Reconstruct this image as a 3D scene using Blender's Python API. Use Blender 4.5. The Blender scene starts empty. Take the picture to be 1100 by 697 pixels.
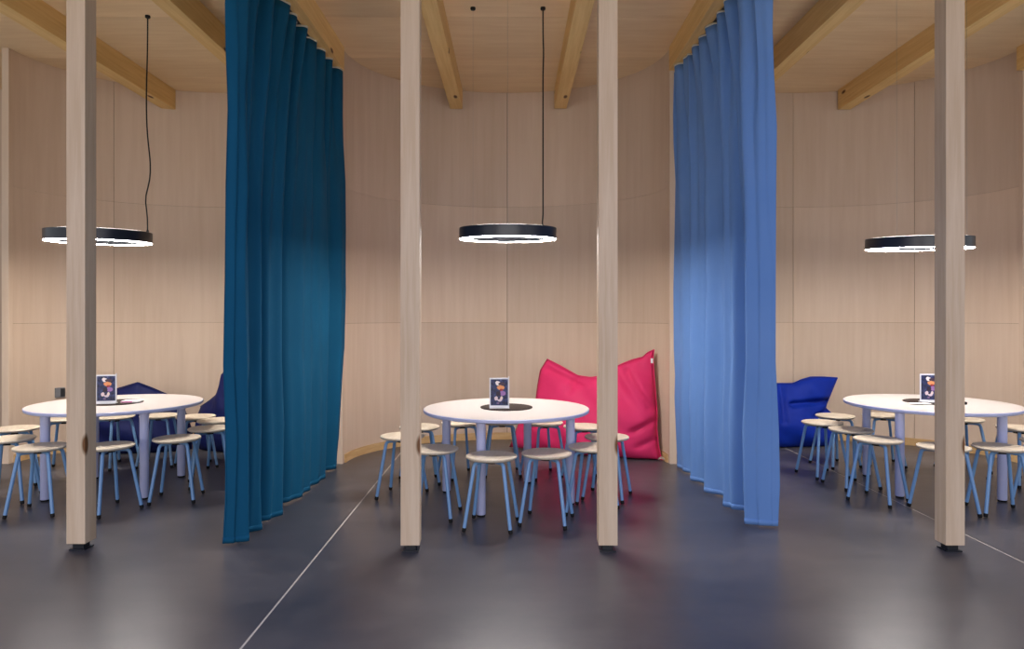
import bpy, bmesh, math, random
from mathutils import Vector, Matrix
random.seed(7)
PI = math.pi
S = bpy.context.scene
C = S.collection

# ------------------------------------------------------------------ camera, world, lights, exposure
CAMH = 1.523
F = 734.0
cd = bpy.data.cameras.new('camera'); cam = bpy.data.objects.new('camera', cd); C.objects.link(cam)
cd.sensor_width = 36.0; cd.sensor_fit = 'HORIZONTAL'; cd.lens = 36.0*F/1100.0
cd.shift_y = -8.5/1100.0
cam.location = (0, 0, CAMH); cam.rotation_euler = (PI/2, 0, 0)
cd.clip_start = 0.05
S.camera = cam

w = bpy.data.worlds.new('world'); S.world = w; w.use_nodes = True
w.node_tree.nodes['Background'].inputs[0].default_value = (0.92, 0.96, 1.0, 1)
w.node_tree.nodes['Background'].inputs[1].default_value = 0.60

def area(name, loc, rot, sx, sy, power, col):
    l = bpy.data.lights.new(name, 'AREA'); l.shape = 'RECTANGLE'; l.size = sx; l.size_y = sy
    l.energy = power; l.color = col
    o = bpy.data.objects.new(name, l); C.objects.link(o); o.location = loc; o.rotation_euler = rot
    return o
# glazed front of the hall, behind the camera
area('daylight_window', (-1.0, -6.5, 2.0), (PI/2, 0, 0), 13.0, 3.4, 285, (1.0, 0.94, 0.90))

# roof light over the hall in front of the alcoves, cool sky light
area('roof_light', (0.0, 0.2, 4.24), (0, 0, 0), 13.0, 3.0, 205, (0.30, 0.47, 1.0))

S.view_settings.view_transform = 'Standard'
S.view_settings.look = 'None'
S.view_settings.gamma = 1.0
S.view_settings.use_curve_mapping = False
S.view_settings.exposure = 0.29
LAMP = 110.0

# ------------------------------------------------------------------ materials
def srgb(r, g, b):
    f = lambda c: (c/255.0/12.92) if c/255.0 <= 0.04045 else ((c/255.0+0.055)/1.055)**2.4
    return (f(r), f(g), f(b), 1)

class NT:
    def __init__(s, name):
        s.m = bpy.data.materials.new(name); s.m.use_nodes = True
        s.t = s.m.node_tree; s.b = s.t.nodes['Principled BSDF']
    def n(s, typ, **kw):
        x = s.t.nodes.new(typ)
        for k, v in kw.items(): setattr(x, k, v)
        return x
    def l(s, a, b): s.t.links.new(a, b)
    def coord(s, scale, kind='Object'):
        tc = s.n('ShaderNodeTexCoord'); mp = s.n('ShaderNodeMapping')
        mp.inputs['Scale'].default_value = scale
        s.l(tc.outputs[kind], mp.inputs['Vector']); return mp.outputs[0]
    def noise(s, vec, scale, detail=4, rough=0.55):
        x = s.n('ShaderNodeTexNoise'); x.inputs['Scale'].default_value = scale
        x.inputs['Detail'].default_value = detail; x.inputs['Roughness'].default_value = rough
        s.l(vec, x.inputs['Vector']); return x.outputs['Fac']
    def ramp(s, fac, stops):
        r = s.n('ShaderNodeValToRGB'); el = r.color_ramp.elements
        while len(el) < len(stops): el.new(0.5)
        for e, (p, c) in zip(el, stops): e.position = p; e.color = c
        s.l(fac, r.inputs[0]); return r.outputs[0]
    def mix(s, fac, a, b, mode='MIX'):
        x = s.n('ShaderNodeMix', data_type='RGBA', blend_type=mode)
        for sock, v in ((x.inputs[0], fac), (x.inputs[6], a), (x.inputs[7], b)):
            if isinstance(v, bpy.types.NodeSocket): s.l(v, sock)
            else: sock.default_value = v
        return x.outputs[2]
    def math(s, op, a, b=None):
        x = s.n('ShaderNodeMath', operation=op)
        for i, v in enumerate((a, b)):
            if v is None: continue
            if isinstance(v, bpy.types.NodeSocket): s.l(v, x.inputs[i])
            else: x.inputs[i].default_value = v
        return x.outputs[0]
    def bump(s, h, strength, dist=0.01):
        b = s.n('ShaderNodeBump'); b.inputs['Strength'].default_value = strength
        b.inputs['Distance'].default_value = dist
        s.l(h, b.inputs['Height']); s.l(b.outputs[0], s.b.inputs['Normal'])
    def base(s, c, rough=0.5, spec=0.5, metal=0.0):
        if isinstance(c, bpy.types.NodeSocket): s.l(c, s.b.inputs['Base Color'])
        else: s.b.inputs['Base Color'].default_value = c
        s.b.inputs['Roughness'].default_value = rough
        s.b.inputs['Specular IOR Level'].default_value = spec
        s.b.inputs['Metallic'].default_value = metal

def wood(name, light, dark, knot, stretch, knots=0.0, rough=0.6, tint=0.18):
    t = NT(name)
    v = t.coord(stretch)
    g = t.noise(v, 6.0, 5, 0.6)
    big = t.noise(t.coord(tuple(x*0.18+0.12 for x in stretch)), 3.0, 2)
    f = t.math('ADD', t.math('MULTIPLY', g, 0.6), t.math('MULTIPLY', big, 0.4))
    col = t.ramp(f, [(0.36, dark), (0.62, light)])
    oi = t.n('ShaderNodeObjectInfo')
    k = t.math('ADD', t.math('MULTIPLY', oi.outputs['Random'], tint), 1.0-tint*0.6)
    hsv = t.n('ShaderNodeHueSaturation'); t.l(col, hsv.inputs['Color']); t.l(k, hsv.inputs['Value'])
    col = hsv.outputs[0]
    if knots:
        vo = t.n('ShaderNodeTexVoronoi'); vo.inputs['Scale'].default_value = 1.0
        big = max(stretch)
        t.l(t.coord(tuple(4.2 if x == big else 1.6 for x in stretch)), vo.inputs['Vector'])
        km = t.ramp(vo.outputs['Distance'], [(knots*0.6, (1, 1, 1, 1)), (knots, (0, 0, 0, 1))])
        col = t.mix(km, col, knot)
    t.base(col, rough, 0.35)
    t.bump(g, 0.05, 0.003)
    return t.m

def plain(name, col, rough=0.5, spec=0.5, metal=0.0):
    t = NT(name); t.base(col, rough, spec, metal)
    n = t.noise(t.coord((1, 1, 1)), 60, 3); t.bump(n, 0.03, 0.002)
    return t.m

def fabric(name, c1, c2, rough=0.85, sheen=0.3, scale=2.0, bump=0.15):
    t = NT(name)
    col = t.ramp(t.noise(t.coord((1, 1, 1)), scale, 4), [(0.3, c1), (0.7, c2)])
    t.base(col, rough, 0.2)
    t.b.inputs['Sheen Weight'].default_value = sheen
    t.bump(t.noise(t.coord((1, 1, 1)), 220, 2), bump, 0.002)
    return t.m

M = {}
M['ply'] = wood('plywood_wall', srgb(212, 190, 168), srgb(203, 179, 155), srgb(120, 85, 50), (2.4, 2.4, 0.14), tint=0.12)
M['plyceil'] = wood('plywood_ceiling', srgb(238, 212, 172), srgb(226, 196, 154), srgb(120, 85, 50), (0.25, 2.6, 2.6), tint=0.12)
M['post'] = wood('spruce_post', srgb(224, 200, 172), srgb(208, 180, 148), srgb(120, 80, 46), (7, 7, 0.3), knots=0.13, tint=0.06)
M['beam'] = wood('spruce_beam', srgb(236, 202, 138), srgb(216, 176, 112), srgb(96, 58, 28), (7, 0.3, 7), knots=0.11, tint=0.08)
M['skirt'] = wood('plywood_skirting', srgb(214, 180, 130), srgb(190, 152, 100), srgb(120, 85, 50), (0.6, 0.6, 4), tint=0.04)
M['seat'] = wood('birch_seat', srgb(216, 204, 184), srgb(198, 182, 158), srgb(120, 85, 50), (6, 0.7, 6), rough=0.4, tint=0.14)
M['ply_edge'] = plain('plywood_edge', srgb(178, 148, 112), 0.7, 0.3)
M['wallcore'] = plain('wall_core', srgb(120, 98, 76), 0.9, 0.1)
M['white'] = plain('white_laminate', srgb(188, 180, 176), 0.34, 0.5)
M['tabedge'] = plain('table_edge', srgb(188, 194, 230), 0.4, 0.5)
M['tableg'] = plain('table_leg_paint', srgb(196, 200, 236), 0.4, 0.5)
M['blue_tube'] = plain('pale_blue_enamel', srgb(122, 166, 214), 0.32, 0.55)
M['rubber'] = plain('black_rubber', srgb(24, 24, 26), 0.7, 0.3)
M['steel'] = plain('dark_steel', srgb(52, 54, 60), 0.4, 0.5, 0.6)
M['wire'] = plain('steel_wire', srgb(150, 150, 150), 0.4, 0.5, 0.8)
M['cable'] = plain('black_cable', srgb(22, 20, 20), 0.6, 0.3)
M['lampblack'] = plain('black_lamp_body', srgb(40, 42, 52), 0.32, 0.6)
M['mat'] = fabric('brown_felt', srgb(40, 32, 28), srgb(52, 42, 36), scale=40, sheen=0.0)
M['acrylic'] = plain('white_acrylic', srgb(226, 226, 230), 0.25, 0.5)
M['socket'] = plain('grey_socket', srgb(120, 120, 122), 0.4, 0.5)
M['socketdark'] = plain('dark_socket', srgb(44, 44, 46), 0.5, 0.5)
M['paper'] = plain('white_paper', srgb(236, 234, 232), 0.7, 0.2)
M['pink'] = plain('pink_print', srgb(222, 120, 180), 0.7, 0.2)
M['joint'] = plain('joint_sealant', srgb(196, 190, 180), 0.6, 0.3)
M['cur_l'] = fabric('petrol_curtain_cloth', srgb(8, 76, 108), srgb(12, 84, 118), sheen=0.0, scale=1.2)
M['cur_r'] = fabric('sky_blue_curtain_cloth', srgb(98, 138, 198), srgb(108, 146, 204), sheen=0.0, scale=1.2)
M['tape'] = fabric('pale_heading_tape', srgb(196, 186, 166), srgb(206, 198, 180), sheen=0.1, scale=8)
M['red'] = fabric('crimson_nylon', srgb(208, 44, 94), srgb(218, 50, 104), rough=0.6, sheen=0.0, scale=3)
M['blue'] = fabric('royal_blue_nylon', srgb(2, 36, 140), srgb(4, 44, 152), rough=0.65, sheen=0.0, scale=3)
M['navy'] = fabric('navy_nylon', srgb(10, 18, 66), srgb(14, 24, 78), rough=0.6, sheen=0.0, scale=3)

def floor_mat():
    t = NT('polished_dark_concrete')
    a = t.noise(t.coord((0.8, 1.6, 1)), 0.8, 5, 0.55)
    b = t.noise(t.coord((1, 1.6, 1)), 6, 6, 0.65)
    f = t.math('ADD', t.math('MULTIPLY', a, 0.7), t.math('MULTIPLY', b, 0.3))
    t.base(t.ramp(f, [(0.30, srgb(56, 57, 66)), (0.70, srgb(94, 90, 92))]), 0.3, 0.5)
    r = t.ramp(b, [(0.25, (0.285, 0.285, 0.285, 1)), (0.75, (0.36, 0.36, 0.36, 1))])
    t.l(r, t.b.inputs['Roughness'])
    return t.m
M['floor'] = floor_mat()

def glow_mat(name, strength):
    t = NT(name); t.base(srgb(250, 246, 236), 0.5)
    t.b.inputs['Emission Color'].default_value = (1.0, 0.935, 0.885, 1)
    t.b.inputs['Emission Strength'].default_value = strength
    return t.m
M['glow'] = glow_mat('lamp_diffuser', LAMP)
M['glow_fill'] = glow_mat('added_uplight_glow', LAMP*0.10)  # weak fill emission, added only to brighten the ceiling

def print_mat():
    """dark printed card with a loose light figure, flat print in the card's own plane (x, z)"""
    t = NT('card_print')
    tc = t.n('ShaderNodeTexCoord'); sp = t.n('ShaderNodeSeparateXYZ'); t.l(tc.outputs['Object'], sp.inputs[0])
    nz = t.noise(t.coord((1, 1, 1)), 38, 3)
    col = t.ramp(nz, [(0.35, srgb(18, 20, 44)), (0.6, srgb(44, 54, 100)), (0.75, srgb(90, 96, 140))])
    blobs = [(-0.012, 0.205, 0.022, 0.020, srgb(236, 226, 224)), (0.018, 0.200, 0.030, 0.014, srgb(70, 50, 66)),
             (0.012, 0.168, 0.034, 0.020, srgb(226, 150, 96)), (0.018, 0.150, 0.016, 0.010, srgb(160, 50, 50)),
             (0.028, 0.122, 0.026, 0.022, srgb(150, 110, 170)), (-0.008, 0.118, 0.020, 0.024, srgb(40, 26, 50)),
             (-0.026, 0.080, 0.016, 0.018, srgb(220, 200, 204)), (0.004, 0.066, 0.022, 0.014, srgb(214, 196, 206)),
             (0.018, 0.082, 0.012, 0.016, srgb(228, 210, 200)), (-0.004, 0.080, 0.010, 0.010, srgb(54, 44, 66)),
             (-0.012, 0.040, 0.012, 0.008, srgb(120, 96, 130))]
    for x, z, rx, rz, c in blobs:
        dx = t.math('DIVIDE', t.math('SUBTRACT', sp.outputs[0], x), rx)
        dz = t.math('DIVIDE', t.math('SUBTRACT', sp.outputs[2], z), rz)
        d = t.math('ADD', t.math('MULTIPLY', dx, dx), t.math('MULTIPLY', dz, dz))
        d = t.math('ADD', d, t.math('MULTIPLY', t.math('SUBTRACT', nz, 0.5), 1.6))
        m = t.ramp(d, [(0.75, (1, 1, 1, 1)), (1.0, (0, 0, 0, 1))])
        col = t.mix(m, col, c)
    t.base(col, 0.4, 0.4)
    return t.m
M['print'] = print_mat()

# ------------------------------------------------------------------ mesh helpers
def mesh(name, verts, faces, smooth=False, fix=True):
    me = bpy.data.meshes.new(name); me.from_pydata([tuple(v) for v in verts], [], faces)
    if fix:
        bm = bmesh.new(); bm.from_mesh(me); bmesh.ops.recalc_face_normals(bm, faces=bm.faces); bm.to_mesh(me); bm.free()
    if smooth:
        for p in me.polygons: p.use_smooth = True
    me.update(); return me

def link(name, me, mat=None, parent=None, loc=None, rz=None):
    o = bpy.data.objects.new(name, me); C.objects.link(o)
    if mat is not None and me is not None and not me.materials: me.materials.append(M[mat])
    if parent: o.parent = parent
    if loc is not None: o.location = loc
    if rz is not None: o.rotation_euler = (0, 0, rz)
    return o

def empty(name, loc, rz=0):
    o = bpy.data.objects.new(name, None); C.objects.link(o); o.location = loc; o.rotation_euler = (0, 0, rz)
    o.empty_display_size = 0.1
    return o

def tag(o, label=None, cat=None, group=None, kind=None):
    if label: o['label'] = label
    if cat: o['category'] = cat
    if group: o['group'] = group
    if kind: o['kind'] = kind
    return o

def box_me(name, x0, x1, y0, y1, z0, z1, bevel=0.0):
    bm = bmesh.new(); bmesh.ops.create_cube(bm, size=1)
    for v in bm.verts:
        v.co = Vector(((x0+x1)/2+v.co.x*(x1-x0), (y0+y1)/2+v.co.y*(y1-y0), (z0+z1)/2+v.co.z*(z1-z0)))
    if bevel: bmesh.ops.bevel(bm, geom=bm.edges[:], offset=bevel, segments=2, affect='EDGES', profile=0.7)
    me = bpy.data.meshes.new(name); bm.to_mesh(me); bm.free(); return me

def lathe_me(name, prof, n=48, smooth=True, closed=False):
    """prof = [(r, z)...] revolved about z; ends at r=0 are capped to a point"""
    vs, fs, rings = [], [], []
    for r, z in prof:
        if r < 1e-6: rings.append([len(vs)]); vs.append((0, 0, z))
        else:
            rings.append(list(range(len(vs), len(vs)+n)))
            vs += [(r*math.cos(2*PI*i/n), r*math.sin(2*PI*i/n), z) for i in range(n)]
    pairs = list(zip(rings, rings[1:])) + ([(rings[-1], rings[0])] if closed else [])
    for a, b in pairs:
        for i in range(n):
            j = (i+1) % n
            if len(a) == 1: fs.append((a[0], b[i], b[j]))
            elif len(b) == 1: fs.append((a[i], a[j], b[0]))
            else: fs.append((a[i], a[j], b[j], b[i]))
    me = mesh(name, vs, fs)
    if smooth:
        for p in me.polygons: p.use_smooth = True
        me.set_sharp_from_angle(angle=math.radians(35))
    return me

def tube_me(name, pts, rad, n=10):
    pts = [Vector(p) for p in pts]; vs, fs = [], []
    up = None
    for i, p in enumerate(pts):
        t = (pts[min(i+1, len(pts)-1)]-pts[max(i-1, 0)]).normalized()
        if up is None:
            up = Vector((0, 0, 1)) if abs(t.z) < 0.9 else Vector((1, 0, 0))
        a = t.cross(up).normalized(); b = a.cross(t).normalized(); up = b
        r = rad[i] if isinstance(rad, (list, tuple)) else rad
        vs += [p + a*r*math.cos(2*PI*k/n) + b*r*math.sin(2*PI*k/n) for k in range(n)]
    for i in range(len(pts)-1):
        for k in range(n):
            fs.append((i*n+k, i*n+(k+1) % n, (i+1)*n+(k+1) % n, (i+1)*n+k))
    fs.append(tuple(range(n))); fs.append(tuple(range((len(pts)-1)*n, len(pts)*n)))
    me = mesh(name, vs, fs, smooth=True); me.set_sharp_from_angle(angle=math.radians(50)); return me

def copy_tree(o, parent=None):
    c = o.copy(); C.objects.link(c)
    if parent: c.parent = parent
    for ch in list(o.children): copy_tree(ch, c)
    return c

# ------------------------------------------------------------------ the setting
CEIL = 4.30; BEAMB = 4.06
YC, EB = 7.10, 1.38
ALC = {'outer_left': (-6.96, 1.69), 'outer_right': (7.04, 1.69), 'left': (-3.51, 1.69), 'back': (-0.06, 1.69), 'right': (3.49, 1.79)}
SEAMS = [0.0, 1.45, 2.88, CEIL]

# floor: slabs with pale joints between them
fl = link('floor', box_me('floor', -9.5, 9.5, -7.5, 10.0, -0.20, -0.0012), 'joint'); tag(fl, 'dark polished concrete floor with pale joints', kind='structure')
xs = [-9.5, -5.66, -1.245, 3.17, 7.6, 9.5]
for a, b in zip(xs, xs[1:]):
    link('floor_slab', box_me('floor_slab', a+0.006, b-0.006, -7.5, 10.0, -0.0012, 0.0), 'floor', fl)

ce = link('ceiling', box_me('ceiling', -9.5, 9.5, -7.0, 10.0, CEIL+0.02, CEIL+0.2), 'wallcore'); tag(ce, 'plywood ceiling above the alcoves', kind='structure')
cxs = [-9.5, -5.24, -4.20, -2.82, -1.80, -0.68, 0.59, 1.69, 2.77, 4.07, 5.28, 9.5]
cys = [-7.0, -3.0, 0.0, 2.6, 3.9, 5.1, 6.34, 7.34, 7.93, 8.6, 10.0]
for a, b in zip(cxs, cxs[1:]):
    for c, d in zip(cys, cys[1:]):
        link('ceiling_panel', box_me('ceiling_panel', a+0.002, b-0.002, c+0.002, d-0.002, CEIL, CEIL+0.018), 'plyceil', ce)

def arc_strip(name, xc, a, t0, t1, z0, z1, off0, off1, n=14, bev=0.0):
    """a curved board along the alcove ellipse; off = distance behind the inner face"""
    vs, fs = [], []
    for i in range(n+1):
        th = t0+(t1-t0)*i/n
        ct, st = math.cos(th), math.sin(th)
        for o in (off0, off1):
            for z in (z0, z1):
                vs.append((xc+(a+o)*ct, YC+(EB+o)*st, z))
    for i in range(n):
        p, q = i*4, i*4+4
        fs += [(p, q, q+1, p+1), (p+2, p+3, q+3, q+2), (p, p+2, q+2, q), (p+1, q+1, q+3, p+3)]
    fs += [(0, 1, 3, 2), (n*4, n*4+2, n*4+3, n*4+1)]
    me = mesh(name, vs, fs, smooth=True); me.set_sharp_from_angle(angle=math.radians(40)); return me

for side, (xc, a) in ALC.items():
    wl = link('wall_'+side, arc_strip('wall_'+side, xc, a, 0.0, PI, 0, CEIL, 0.0095, 0.034, 48), 'wallcore')
    tag(wl, 'curved plywood wall of the %s alcove' % {'back': 'middle'}.get(side, side.replace('_', ' ')), kind='structure')
    for r in range(3):
        g = 0.0025
        for k in range(4):
            dth = g/1.6
            link('wall_panel', arc_strip('wall_panel', xc, a, k*PI/4+(dth if k else 0), (k+1)*PI/4-(dth if k < 3 else 0), SEAMS[r]+(g/2 if r else 0), SEAMS[r+1]-g/2, 0.0 + 0.002*((k+r) % 2), 0.009), 'ply', wl)
    bb = link('baseboard_'+side, arc_strip('baseboard_'+side, xc, a, 0.02, PI-0.02, 0.0, 0.085, -0.016, -0.001, 40), 'skirt')
    tag(bb, 'low plywood skirting along the curved wall', kind='structure')

# wall ends where two alcoves meet: upright boards
for i, x in enumerate((-5.235, -1.785, 1.665, 5.315)):
    tr = link('trim_%d' % (i+1), box_me('trim', -0.036, 0.036, -0.03, 0.03, 0.0, CEIL-0.001, 0.004), 'ply', loc=(x, YC-0.012, 0))
    tag(tr, 'upright plywood end board between two alcoves', kind='structure')

# ------------------------------------------------------------------ beams and posts
def beam(x, y0, y1, label, wd=0.15):
    o = link('ceiling_beam', box_me('ceiling_beam', -wd/2, wd/2, y0, y1, BEAMB, CEIL, 0.004), 'beam', loc=(x, 0, 0))
    tag(o, label, 'beam', 'wooden ceiling beams')
beam(-4.20, 2.0, YC+EB*math.sqrt(1-(0.62/1.69)**2)-0.005, 'spruce ceiling beam ending above the left ring lamp, left of its cable')
beam(-2.82, 2.0, YC+EB*math.sqrt(1-(0.77/1.69)**2)-0.005, 'spruce ceiling beam running into the left edge of the petrol curtain')
beam(-1.80, 2.0, 7.05, 'spruce ceiling beam directly above the petrol curtain', 0.14)
beam(-0.68, 2.0, YC+EB*math.sqrt(1-(0.70/1.69)**2)-0.005, 'spruce ceiling beam left of the middle lamp cable')
beam(0.59, 2.0, YC+EB*math.sqrt(1-(0.73/1.69)**2)-0.005, 'spruce ceiling beam right of the middle lamp cable')
beam(1.69, 2.0, 7.05, 'spruce ceiling beam directly above the light blue curtain', 0.14)
beam(2.77, 2.0, YC+EB*math.sqrt(1-(0.80/1.79)**2)-0.005, 'spruce ceiling beam meeting the right edge of the light blue curtain')
beam(4.07, 2.0, YC+EB*math.sqrt(1-(0.66/1.79)**2)-0.005, 'spruce ceiling beam crossing behind the rightmost post, ending left of it')
beam(5.28, 2.0, 7.05, 'spruce ceiling beam at the far right edge of the view')

def post(x, y, rz, label, wd=0.122):
    t = empty('timber_post', (x, y, 0), rz)
    tag(t, label, 'post', 'square timber posts')
    link('shaft', box_me('shaft', -wd/2, wd/2, -wd/2, wd/2, 0.045, BEAMB, 0.005), 'post', t)
    f = link('steel_foot', box_me('steel_foot', -0.035, 0.035, -0.035, 0.035, 0.006, 0.045, 0.003), 'steel', t)
    link('base_plate', box_me('base_plate', -0.052, 0.052, -0.052, 0.052, 0.0, 0.008, 0.002), 'steel', f)
post(-2.835, 4.50, math.radians(0), 'square timber post in front of the left white table')
post(-0.660, 4.47, math.radians(2), 'square timber post at the left end of the middle table')
post(0.622, 4.47, math.radians(-1), 'square timber post in front of the red beanbag')
post(2.862, 4.47, math.radians(0), 'square timber post in front of the right white table')

# ------------------------------------------------------------------ curtains
def smooth_path(pts, n):
    """Catmull-Rom through (y, dx) knots"""
    out = []
    P = [pts[0]]+pts+[pts[-1]]
    segs = len(pts)-1
    for i in range(n+1):
        u = i/n*segs; k = min(int(u), segs-1); t = u-k
        p0, p1, p2, p3 = P[k], P[k+1], P[k+2], P[k+3]
        out.append(tuple(0.5*((2*p1[d])+(-p0[d]+p2[d])*t+(2*p0[d]-5*p1[d]+4*p2[d]-p3[d])*t*t+(-p0[d]+3*p1[d]-3*p2[d]+p3[d])*t**3) for d in (0, 1)))
    return out

def curtain(name, mat, x0, knots, label, far, ptop, hang):
    N = 240
    low = smooth_path(knots, N)
    ytop0, ytop1 = knots[0][0], knots[-1][0]
    zs = [0.018, 0.05, 0.3, 0.7, 1.2, 1.8, 2.4, 2.9, 3.3, 3.6, 3.8, 3.95, 4.03]
    grid = []
    for z in zs:
        k = (z/4.03)
        kt0 = max(0.0, (k-0.45)/0.55)**1.6
        row = []
        for i in range(N+1):
            u = i/N; kt = kt0*(1-u**10)
            yl, dl = low[i]
            ph = 2*PI*ptop*u
            yt = ytop0+(ytop1-ytop0)*u + 0.016*math.sin(2*ph)
            dt = 0.046*math.sin(ph)+0.010*math.sin(2.3*ph+1)
            amp = 1.3 - 0.45*k*(1-u**10)
            y = yl*(1-kt)+yt*kt
            dx = dl*amp*(1-kt)+dt*kt
            dx += 0.015*math.sin(2*PI*(u*17+0.15*math.sin(3*z)))*(1-0.4*k) + 0.006*math.sin(5*z+u*31)
            fb, fm, ft = far; q = 1-abs(2*k-1)**1.6
            dx += ((fb*(1-k)+ft*k)*(1-q)+fm*q)*(1-u)**4
            if u > 0.9: dx += hang*k*((u-0.9)/0.1)
            row.append((y, dx))
        grid.append(row)
    th = 0.004
    vs, fs = [], []
    R = len(zs)
    for z, row in zip(zs, grid):
        for y, dx in row: vs.append((x0+dx, y, z))
    me_v = list(vs)
    W = N+1
    for r in range(R-1):
        for i in range(N):
            fs.append((r*W+i, r*W+i+1, (r+1)*W+i+1, (r+1)*W+i))
    t = empty(name, (0, 0, 0)); tag(t, label, 'curtain', 'floor length curtains between the alcoves')
    me = mesh('cloth', me_v, fs, smooth=True)
    o = link('cloth', me, mat, t)
    so = o.modifiers.new('thickness', 'SOLIDIFY'); so.thickness = th; so.offset = 0
    # heading tape along the top edge, following the pleats
    top = grid[-1]; tv, tf = [], []
    for i, (y, dx) in enumerate(top):
        for z in (4.024, 4.041): tv.append((x0+dx, y, z))
    for i in range(N): tf.append((2*i, 2*i+2, 2*i+3, 2*i+1))
    h = link('heading_tape', mesh('heading_tape', tv, tf, smooth=True), 'tape', t)
    so = h.modifiers.new('thickness', 'SOLIDIFY'); so.thickness = 0.008; so.offset = 0
    # bottom hem, a doubled edge
    hv, hf = [], []
    for i, ((y, dx), (y2, dx2)) in enumerate(zip(grid[0], grid[1])):
        hv.append((x0+dx, y, 0.012)); hv.append((x0+dx2, y2, 0.052))
    for i in range(N): hf.append((2*i, 2*i+2, 2*i+3, 2*i+1))
    h = link('hem', mesh('hem', hv, hf, smooth=True), mat, t)
    so = h.modifiers.new('thickness', 'SOLIDIFY'); so.thickness = 0.009; so.offset = 0
    tr = link('track', box_me('track', x0-0.014, x0+0.014, ytop1-0.04, ytop0+0.02, 4.044, BEAMB, 0.002), 'steel', t)
    for k in range(18):
        y = ytop0+(ytop1-ytop0)*(k+0.5)/18
        link('glider', box_me('glider', x0-0.006, x0+0.006, y-0.006, y+0.006, 4.03, 4.046), 'acrylic', t)

kl = [(7.00, 0.0), (6.80, 0.045), (6.60, -0.05), (6.38, 0.06), (6.12, 0.035), (5.86, 0.055), (5.62, 0.03), (5.46, -0.07), (5.24, 0.06), (5.08, 0.02), (4.98, -0.07),
      (4.84, 0.05), (4.74, -0.04), (4.63, 0.05), (4.57, 0.0), (4.55, -0.055)]
curtain('curtain', 'cur_l', -1.845, kl, 'petrol blue floor length curtain left of the middle table', (0.02, 0.14, 0.07), 10, 0.02)
kr = [(7.00, 0.0), (6.75, -0.03), (6.50, 0.03), (6.30, -0.05), (6.12, 0.06), (5.92, -0.05), (5.70, 0.07), (5.58, 0.10), (5.48, -0.03), (5.36, 0.0), (5.26, 0.11), (5.02, -0.03), (4.95, 0.05), (4.93, 0.135)]
curtain('curtain', 'cur_r', 1.745, kr, 'light blue floor length curtain right of the red beanbag', (-0.05, -0.085, -0.095), 9, -0.03)

# ------------------------------------------------------------------ ring pendant lamps
LR, LH, LW = 0.420, 0.098, 0.072
body_me = lathe_me('ring_body', [(LR, 0.004), (LR, LH-0.003), (LR-0.003, LH), (LR-LW+0.003, LH), (LR-LW, LH-0.003), (LR-LW, 0.004), (LR-LW+0.004, 0.004), (LR-LW+0.004, 0.012), (LR-0.004, 0.012), (LR-0.004, 0.004)], 96, closed=True)
glow_me = lathe_me('diffuser', [(LR-0.0042, 0.0115), (LR-0.0042, 0.0), (LR-LW+0.0042, 0.0), (LR-LW+0.0042, 0.0115)], 96, closed=True)
up_me = lathe_me('added_uplight', [(LR-0.012, LH-0.004), (LR-0.012, LH+0.0012), (LR-LW+0.012, LH+0.0012), (LR-LW+0.012, LH-0.004)], 96, closed=True)  # unseen glowing ring added on top of the lamp body to lift the ceiling
def lamp(x, y, zb, angs, cab, tilt, label):
    t = empty('ring_pendant_lamp', (x, y, zb)); tag(t, label, 'lamp', 'black ring pendant lamps')
    t.rotation_euler = (tilt[0], tilt[1], 0)
    link('ring_body', body_me, 'lampblack', t)
    link('diffuser', glow_me, 'glow', t)
    link('added_uplight', up_me, 'glow_fill', t)
    inv = t.matrix_basis.inverted()
    for k in range(3):
        a = math.radians(angs[k])
        p0 = Vector(((LR-LW/2)*math.cos(a), (LR-LW/2)*math.sin(a), LH))
        wtop = inv @ Vector((x+p0.x, y+p0.y, CEIL-0.02))
        n = 28; pts = []
        for i in range(n+1):
            u = i/n; p = p0.lerp(wtop, u)
            if k == 0:
                for (uc, wd, ax) in cab: p.x += ax*math.exp(-((u-uc)/wd)**2)*math.sin(PI*min(1, max(0, u)))**0.3
            pts.append(p)
        if k == 0:
            link('power_cable', tube_me('power_cable', pts, 0.0062, 8), 'cable', t)
            link('cable_grip', lathe_me('cable_grip', [(0, 0), (0.012, 0), (0.012, 0.025), (0.006, 0.04), (0, 0.04)], 12), 'cable', t, loc=p0)
        else:
            link('suspension_wire', tube_me('suspension_wire', pts[::14], 0.0008, 6), 'wire', t)
        cm = lathe_me('ceiling_rose', [(0, 0.02), (0.022, 0.02), (0.024, 0.004), (0.018, -0.004), (0, -0.006)], 16)
        cr = link('ceiling_rose', cm, 'cable', t, loc=wtop)
lamp(-3.665, 6.07, 2.182, (38, 145, 270), [(0.16, 0.06, -0.03), (0.30, 0.12, 0.028), (0.62, 0.2, -0.012)], (math.radians(2.0), math.radians(0.6)), 'black ring pendant lamp glowing over the left table, crossed by a post')
lamp(-0.036, 5.92, 2.190, (35, 145, 270), [(0.02, 0.02, -0.02), (0.8, 0.06, 0.006)], (math.radians(2.6), 0), 'black ring pendant lamp glowing over the middle table')
lamp(3.59, 6.04, 2.118, (35, 215, 305), [(0.3, 0.1, 0.01)], (math.radians(2.8), math.radians(-0.3)), 'black ring pendant lamp glowing behind the rightmost post')

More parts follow.
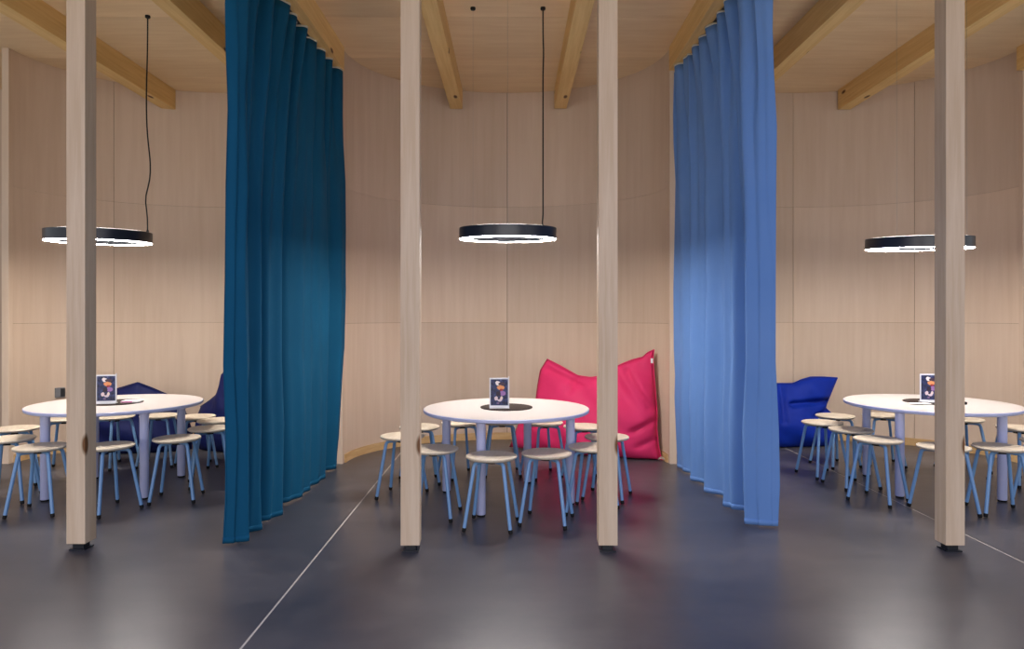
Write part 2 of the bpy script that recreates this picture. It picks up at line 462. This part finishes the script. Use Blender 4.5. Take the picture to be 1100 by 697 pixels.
# ------------------------------------------------------------------ tables
TR, TH = 0.694, 0.758
top_me = lathe_me('tabletop', [(0, TH-0.030), (TR-0.012, TH-0.030), (TR-0.003, TH-0.024), (TR-0.002, TH-0.004), (TR-0.005, TH-0.0025), (TR-0.008, TH-0.001), (0, TH-0.001)], 96)
surf_me = lathe_me('laminate', [(0, TH-0.0012), (TR-0.0065, TH-0.0012), (TR-0.0075, TH), (0, TH)], 96)
leg_me = lathe_me('table_leg', [(0, 0.014), (0.034, 0.014), (0.036, 0.018), (0.036, TH-0.034), (0, TH-0.034)], 28)
legfoot_me = lathe_me('foot_pad', [(0, 0), (0.030, 0), (0.032, 0.003), (0.032, 0.015), (0, 0.015)], 24)
plate_me = box_me('mounting_plate', -0.07, 0.07, -0.07, 0.07, TH-0.038, TH-0.0301, 0.002)
def table(x, y, a0, label):
    t = empty('round_table', (x, y, 0)); tag(t, label, 'table', 'round white tables')
    tp = link('tabletop', top_me, 'tabedge', t)
    link('laminate', surf_me, 'white', tp)
    for k in range(4):
        a = math.radians(a0+90*k); p = (0.555*math.cos(a), 0.555*math.sin(a), 0)
        lg = link('leg', leg_me, 'tableg', t, loc=p, rz=a)
        link('foot_pad', legfoot_me, 'rubber', lg)
        link('mounting_plate', plate_me, 'tableg', lg)
TAB = {'left': (-3.50, 6.07), 'mid': (-0.047, 5.741), 'right': (3.716, 6.083)}
table(*TAB['left'], 50, 'round white table in the left alcove, left of the petrol curtain')
table(*TAB['mid'], -20, 'round white table in the middle between the two curtains')
table(*TAB['right'], 36, 'round white table in the right alcove, cut by the frame')

# ------------------------------------------------------------------ stools
SH = 0.515
seat_me = lathe_me('seat', [(0, SH-0.026), (0.13, SH-0.025), (0.172, SH-0.022), (0.184, SH-0.014), (0.187, SH-0.006), (0.183, SH), (0.172, SH-0.0005), (0.12, SH-0.006), (0, SH-0.010)], 40)
def leg_pts():
    pts = [(0.025, 0, SH-0.039), (0.09, 0, SH-0.039)]
    cx, cz, r = 0.118, SH-0.039-0.035, 0.035
    for i in range(1, 7):
        a = PI/2-(PI/2-math.radians(11))*i/6
        pts.append((cx+r*math.cos(a), 0, cz+r*math.sin(a)))
    pts.append((0.236, 0, 0.012)); return pts
sl_me = tube_me('stool_leg', leg_pts(), 0.0134, 10)
d = Vector(leg_pts()[-1])-Vector(leg_pts()[-2]); d.normalize()
e = Vector(leg_pts()[-1])
cap_me = tube_me('foot_cap', [e-d*0.018, e-d*0.0, e+d*0.010], [0.0152, 0.0152, 0.013], 10)
hub_me = lathe_me('hub_plate', [(0, SH-0.054), (0.05, SH-0.054), (0.05, SH-0.0255), (0, SH-0.0255)], 20)
def make_stool():
    t = empty('stool', (0, 0, 0))
    link('seat', seat_me, 'seat', t)
    link('hub_plate', hub_me, 'rubber', t)
    for k in range(4):
        lg = link('leg', sl_me, 'blue_tube', t, rz=PI/4+k*PI/2)
        link('foot_cap', cap_me, 'rubber', lg)
    return t
proto = None
def stool(x, y, rz, label, group):
    global proto
    if proto is None: proto = make_stool(); o = proto
    else: o = copy_tree(proto)
    o.location = (x, y, 0.001); o.rotation_euler = (0, 0, math.radians(rz))
    tag(o, label, 'stool', group)
G = 'stools around the middle table'
for x, y, r, lb in [
    (-0.149, 4.965, -9, 'birch stool with blue legs in front of the middle table, nearest, under the card stand'),
    (0.257, 5.07, -14, 'birch stool with blue legs at the middle table front, right of the nearest one'),
    (0.625, 5.31, -20, 'birch stool with blue legs half hidden by the post before the red beanbag'),
    (0.80, 5.76, -21, 'birch stool sticking out right of the post before the red beanbag'),
    (0.66, 6.30, 10, 'birch stool at the back right rim of the middle table, before the red beanbag'),
    (0.30, 6.53, 25, 'birch stool behind the middle table, its legs seen against the red beanbag'),
    (-0.10, 6.60, 5, 'birch stool directly behind the middle table, seen below the card stand'),
    (-0.49, 6.52, 30, 'birch stool behind the middle table, left of the front table leg'),
    (-0.85, 6.28, 12, 'birch stool at the back left rim of the middle table, right of the post'),
    (-0.93, 5.80, -10, 'birch stool sticking out left of the post at the middle table'),
    (-0.594, 5.23, -8, 'birch stool at the front left of the middle table, right of the post'),
]: stool(x, y, r, lb, G)
G = 'stools around the left table'
for x, y, r, lb in [
    (-4.17, 5.67, 12, 'birch stool at the left picture edge, the nearer of two there'),
    (-4.50, 6.19, 30, 'birch stool at the left picture edge, the farther of two there'),
    (-3.67, 5.32, 8, 'birch stool partly hidden behind the left side of the leftmost post'),
    (-3.165, 5.36, -30, 'birch stool in front of the left table, just right of the leftmost post'),
    (-2.79, 5.69, 12, 'birch stool at the front right of the left table, beside a table leg'),
    (-2.74, 6.20, 26, 'birch stool touching the petrol curtain, nearest of three stacked up in view'),
    (-2.88, 6.68, 0, 'birch stool touching the petrol curtain, behind the nearer ones there'),
    (-3.20, 6.92, 35, 'birch stool at the back right rim of the left table, before the navy beanbag'),
    (-3.61, 7.0, 10, 'birch stool behind the left table, right of its front right leg'),
    (-4.03, 6.93, -25, 'birch stool behind the left table, seen below its card stand'),
    (-4.44, 6.80, 15, 'birch stool behind the left table, left of the leftmost post'),
]: stool(x, y, r, lb, G)
G = 'stools around the right table'
for x, y, r, lb in [
    (2.97, 6.54, 10, 'birch stool before the blue beanbag, farthest left at the right table'),
    (3.04, 6.13, 10, 'birch stool at the left rim of the right table, second from the light blue curtain'),
    (3.02, 5.64, 38, 'birch stool at the front left of the right table, before its left legs'),
    (3.36, 5.32, 5, 'birch stool half hidden behind the rightmost post'),
    (3.79, 5.31, -12, 'birch stool in front of the right table, right of the rightmost post'),
    (4.35, 5.55, 20, 'birch stool cut by the right picture edge, the nearer of two there'),
    (4.62, 6.22, 8, 'birch stool cut by the right picture edge, the farther of two there'),
    (3.30, 6.98, 15, 'birch stool at the back left rim of the right table, beside the blue beanbag'),
    (3.80, 7.02, -10, 'birch stool behind the right table, between its two left legs and the post'),
    (4.45, 6.75, 0, 'birch stool behind the right table, right of the rightmost post'),
]: stool(x, y, r, lb, G)

# ------------------------------------------------------------------ mats, card stands and small things on the tables
mat_me = lathe_me('round_mat', [(0, 0), (0.216, 0), (0.220, 0.002), (0.220, 0.006), (0.214, 0.008), (0, 0.008)], 64)
for (x, y), lb in (((TAB['left'][0]-0.02, TAB['left'][1]), 'round dark brown mat on the left table'),
                   ((TAB['mid'][0]+0.0, TAB['mid'][1]+0.01), 'round dark brown mat on the middle table'),
                   ((TAB['right'][0]+0.03, TAB['right'][1]+0.03), 'round dark brown mat on the right table')):
    tag(link('round_mat', mat_me, 'mat', loc=(x, y, TH)), lb, 'mat', 'round mats on the tables')

hold_me = None
def card_stand(x, y, rz, label):
    t = empty('card_stand', (x, y, TH+0.008), rz); tag(t, label, 'card stand', 'printed card stands')
    wd, hh = 0.082, 0.250
    link('base', box_me('base', -wd, wd, -0.035, 0.035, 0.0, 0.006, 0.001), 'acrylic', t)
    fr = link('frame', box_me('frame', -wd, wd, 0.0, 0.006, 0.006, hh, 0.001), 'acrylic', t)
    link('printed_card', box_me('printed_card', -wd+0.010, wd-0.010, -0.0012, -0.0002, 0.022, hh-0.012), 'print', t)
    link('rail', box_me('rail', wd-0.006, wd, -0.003, 0.009, 0.006, hh+0.012, 0.001), 'acrylic', fr)
card_stand(-3.54, 5.96, math.radians(14), 'printed card in a white frame standing on the left table')
card_stand(-0.105, 5.66, math.radians(3), 'printed card in a white frame standing on the middle table')
card_stand(3.70, 6.05, math.radians(-8), 'printed card half hidden by the rightmost post on the right table')

# folded leaflet on the left mat
t = empty('leaflet', (-3.37, 6.06, TH+0.008), math.radians(8)); tag(t, 'small pink and white leaflet lying beside the left card stand', 'leaflet')
link('paper', box_me('paper', -0.075, 0.075, -0.05, 0.05, 0.0, 0.014, 0.002), 'paper', t)
link('pink_band', box_me('pink_band', -0.073, 0.02, -0.0515, -0.049, 0.002, 0.012), 'pink', t)
# sheet on the right mat and a small black puck at its right
t = empty('paper_sheet', (3.56, 5.95, TH+0.008), math.radians(-10)); tag(t, 'white paper lying on the mat beside the right card stand', 'paper')
link('sheet', box_me('sheet', -0.09, 0.075, -0.04, 0.04, 0.0, 0.002), 'paper', t)
o = link('small_puck', lathe_me('small_puck', [(0, 0), (0.028, 0), (0.03, 0.004), (0.03, 0.018), (0.026, 0.022), (0, 0.022)], 24), 'rubber', loc=(3.935, 5.96, TH))
tag(o, 'small black puck on the right table, right of the post', 'puck')

# wall socket behind the left table
a = (70.0-550)/F
th = math.radians(118)
sx, sy = ALC['left'][0]+1.725*math.cos(th), YC+EB*math.sin(th)
for _ in range(60):
    sx, sy = ALC['left'][0]+1.725*math.cos(th), YC+EB*math.sin(th)
    th += ((sx/sy)-(60.0-550)/F)*0.3
nrm = math.atan2(math.sin(th)/EB, math.cos(th)/1.725)
t = empty('wall_socket', (sx-0.003*math.cos(nrm), sy-0.003*math.sin(nrm), 0.675), nrm-PI/2)
tag(t, 'small grey socket box on the wall, left of the leftmost post', 'socket')
link('housing', box_me('housing', -0.05, 0.05, -0.045, 0.0, -0.055, 0.055, 0.006), 'socket', t)
link('cover', box_me('cover', 0.0, 0.048, -0.0505, -0.0445, -0.045, 0.045, 0.003), 'socketdark', t)

# ------------------------------------------------------------------ beanbags
def beanbag(label, mat, p0, p1, left, top, right, bottom, thick, lean, group=None, seed=0, sag=0.0, folds=()):
    """outline in the bag's own upright plane (s metres along p0->p1, z metres up), inflated to a stuffed pillow"""
    rnd = random.Random(seed)
    p0, p1 = Vector((*p0, 0)), Vector((*p1, 0))
    ex = (p1-p0).normalized(); ey = Vector((-ex.y, ex.x, 0))   # ey points away from the camera
    def poly(pts, u):
        ds = [0]
        for a, b in zip(pts, pts[1:]): ds.append(ds[-1]+math.dist(a, b))
        q = u*ds[-1]
        for i in range(len(pts)-1):
            if q <= ds[i+1] or i == len(pts)-2:
                t = (q-ds[i])/max(1e-6, ds[i+1]-ds[i]); return (pts[i][0]+(pts[i+1][0]-pts[i][0])*t, pts[i][1]+(pts[i+1][1]-pts[i][1])*t)
    N, K = 44, 40
    c00, c10 = bottom[0], bottom[-1]; c01, c11 = top[0], top[-1]
    front, back = [], []
    waves = [(rnd.uniform(3, 9), rnd.uniform(3, 9), rnd.uniform(0, 6), rnd.uniform(0.003, 0.009)) for _ in range(9)]
    def P(u, v):
        b, t, l, r = poly(bottom, u), poly(top, u), poly(left, v), poly(right, v)
        return [(1-v)*b[d]+v*t[d]+(1-u)*l[d]+u*r[d]-((1-u)*(1-v)*c00[d]+u*(1-v)*c10[d]+(1-u)*v*c01[d]+u*v*c11[d]) for d in (0, 1)]
    vs = []; idx = {}
    fs = []
    for sgn in (-1, 1):
        for j in range(K+1):
            for i in range(N+1):
                u, v = i/N, j/K
                edge = i in (0, N) or j in (0, K)
                if edge and sgn == 1: idx[(sgn, i, j)] = idx[(-1, i, j)]; continue
                s, z = P(u, v)
                e = (4*u*(1-u))**0.5*(4*v*(1-v))**0.42
                prof = 1.0-0.62*v
                d = thick*e*prof
                wv = 0
                if not edge:
                    for fx, fz, ph, am in waves: wv += am*math.sin(fx*s*2+fz*z*2.2+ph)*min(1, e*1.4)
                    for (sa, za, sb, zb, am, wd) in folds:
                        L2 = (sb-sa)**2+(zb-za)**2
                        tt = max(0, min(1, ((s-sa)*(sb-sa)+(z-za)*(zb-za))/L2))
                        dd = math.hypot(s-sa-(sb-sa)*tt, z-za-(zb-za)*tt)
                        wv -= 2.2*am*math.exp(-(dd/wd)**2)
                dep = sgn*d*(1.15 if sgn < 0 else 0.55)+(sgn*wv if sgn < 0 else 0)+lean*(max(0, z)**1.2)
                q = p0+ex*s+ey*dep
                idx[(sgn, i, j)] = len(vs); vs.append((q.x, q.y, max(0.004, z)))
    for sgn in (-1, 1):
        for j in range(K):
            for i in range(N):
                fs.append((idx[(sgn, i, j)], idx[(sgn, i+1, j)], idx[(sgn, i+1, j+1)], idx[(sgn, i, j+1)]))
    # base lies on the floor: pull low vertices flat
    vs = [Vector(v) for v in vs]
    org = (p0+p1)/2
    t = empty('beanbag', org); tag(t, label, 'beanbag', group)
    me = mesh('cover', [v-org for v in vs], fs, smooth=True)
    o = link('cover', me, mat, t)
    # piped seam following the outline
    loop = [vs[idx[(-1, i, K)]]-org for i in range(N+1)]
    link('seam', tube_me('seam', loop, 0.006, 6), mat, t)
    rl = [vs[idx[(-1, N, j)]]-org for j in range(K+1)]
    link('seam', tube_me('seam', rl, 0.006, 6), mat, t)
    # small carrying tag at the right top corner
    return t, ex, ey, p0, org

def pix(p0, p1):
    """returns f(px, py) -> (s, z) in the upright plane through p0, p1 (used for measuring the outline)"""
    p0, p1 = Vector(p0), Vector(p1); ex = (p1-p0).normalized()
    def f(x, y):
        k = (x-550)/F
        # p0 + s*ex = (k*Y, Y)
        s = (k*p0.y-p0.x)/(ex.x-k*ex.y); Y = p0.y+s*ex.y
        return (s, CAMH-(y-340)/F*Y)
    return f

a, b = (-0.06, 7.98), (1.58, 7.24)
f = pix(a, b)
t, ex, ey, p0, org = beanbag('crimson red beanbag leaning on the wall behind the middle table', 'red', a, b,
    left=[f(547, 481), f(556, 455), f(573, 432), f(575, 412), f(577, 398), f(584, 386)],
    top=[f(584, 386), f(600, 394), f(618, 404), f(632, 406), f(646, 404), f(655, 397), f(666, 391), f(676, 387), f(688, 384), f(693, 379), f(700, 376)],
    right=[f(711, 495), f(707, 478), f(705, 460), f(705, 443), f(702, 415), f(699, 387), f(700, 376)],
    bottom=[f(547, 481), f(600, 486), f(660, 491), f(711, 495)],
    thick=0.27, lean=0.10, seed=3,
    folds=((*f(584, 396), *f(625, 415), 0.020, 0.022), (*f(672, 398), *f(700, 440), 0.028, 0.025), (*f(702, 452), *f(682, 462), 0.030, 0.022), (*f(618, 405), *f(614, 420), 0.022, 0.02), (*f(688, 478), *f(706, 470), 0.02, 0.018)))
q = p0+ex*f(700, 380)[0]
link('pull_tag', box_me('pull_tag', -0.012, 0.012, -0.004, 0.004, -0.03, 0.02, 0.002), 'paper', t, loc=(q.x-org.x+0.006, q.y-org.y+0.02, f(700, 387)[1]-org.z))

c = p0+ex*f(709, 492)[0]-org
loop = [(c.x+0.03*math.cos(k*PI/5)+0.005, c.y-0.05, 0.016+0.028*abs(math.sin(k*PI/5))*(0.5 if k > 5 else 1)) for k in range(11)]
link('corner_tie', tube_me('corner_tie', loop, 0.005, 6), 'tape', t)

a, b = (2.60, 8.02), (3.72, 8.10)
f = pix(a, b)
beanbag('royal blue beanbag against the wall right of the light blue curtain', 'blue', a, b,
    left=[f(795, 482), f(792, 450), f(796, 430), f(802, 412)],
    top=[f(802, 412), f(833, 412), f(853, 412), f(862, 408), f(872, 405), f(886, 405), f(901, 406)],
    right=[f(896, 479), f(898, 462), f(897, 447), f(887, 438), f(893, 424), f(901, 406)],
    bottom=[f(795, 482), f(830, 481), f(860, 480), f(896, 479)],
    thick=0.25, lean=0.04, seed=5,
    folds=((*f(846, 433), *f(888, 430), 0.035, 0.03), (*f(838, 416), *f(834, 450), 0.02, 0.03), (*f(870, 445), *f(890, 440), 0.025, 0.025)))

a, b = (-4.55, 7.60), (-3.30, 7.95)
f = pix(a, b)
beanbag('flat navy beanbag slumped on the floor behind the left table', 'navy', a, b,
    left=[f(98, 490), f(92, 460), f(96, 440), f(108, 422)],
    top=[f(108, 422), f(124, 418), f(147, 411), f(163, 417), f(182, 425)],
    right=[f(206, 484), f(206, 462), f(198, 440), f(182, 425)],
    bottom=[f(98, 490), f(140, 488), f(170, 486), f(206, 484)],
    thick=0.24, lean=0.05, seed=8, group='navy beanbags in the left alcove')
a, b = (-3.25, 7.78), (-2.40, 7.52)
f = pix(a, b)
beanbag('navy beanbag with raised corner beside the petrol curtain in the left alcove', 'navy', a, b,
    left=[f(216, 484), f(210, 465), f(211, 448), f(214, 437)],
    top=[f(214, 437), f(224, 430), f(232, 423), f(236, 415), f(237, 400), f(246, 398), f(262, 398), f(285, 396)],
    right=[f(300, 492), f(300, 460), f(294, 425), f(285, 396)],
    bottom=[f(216, 484), f(245, 486), f(270, 488), f(300, 492)],
    thick=0.24, lean=0.05, seed=11, group='navy beanbags in the left alcove')
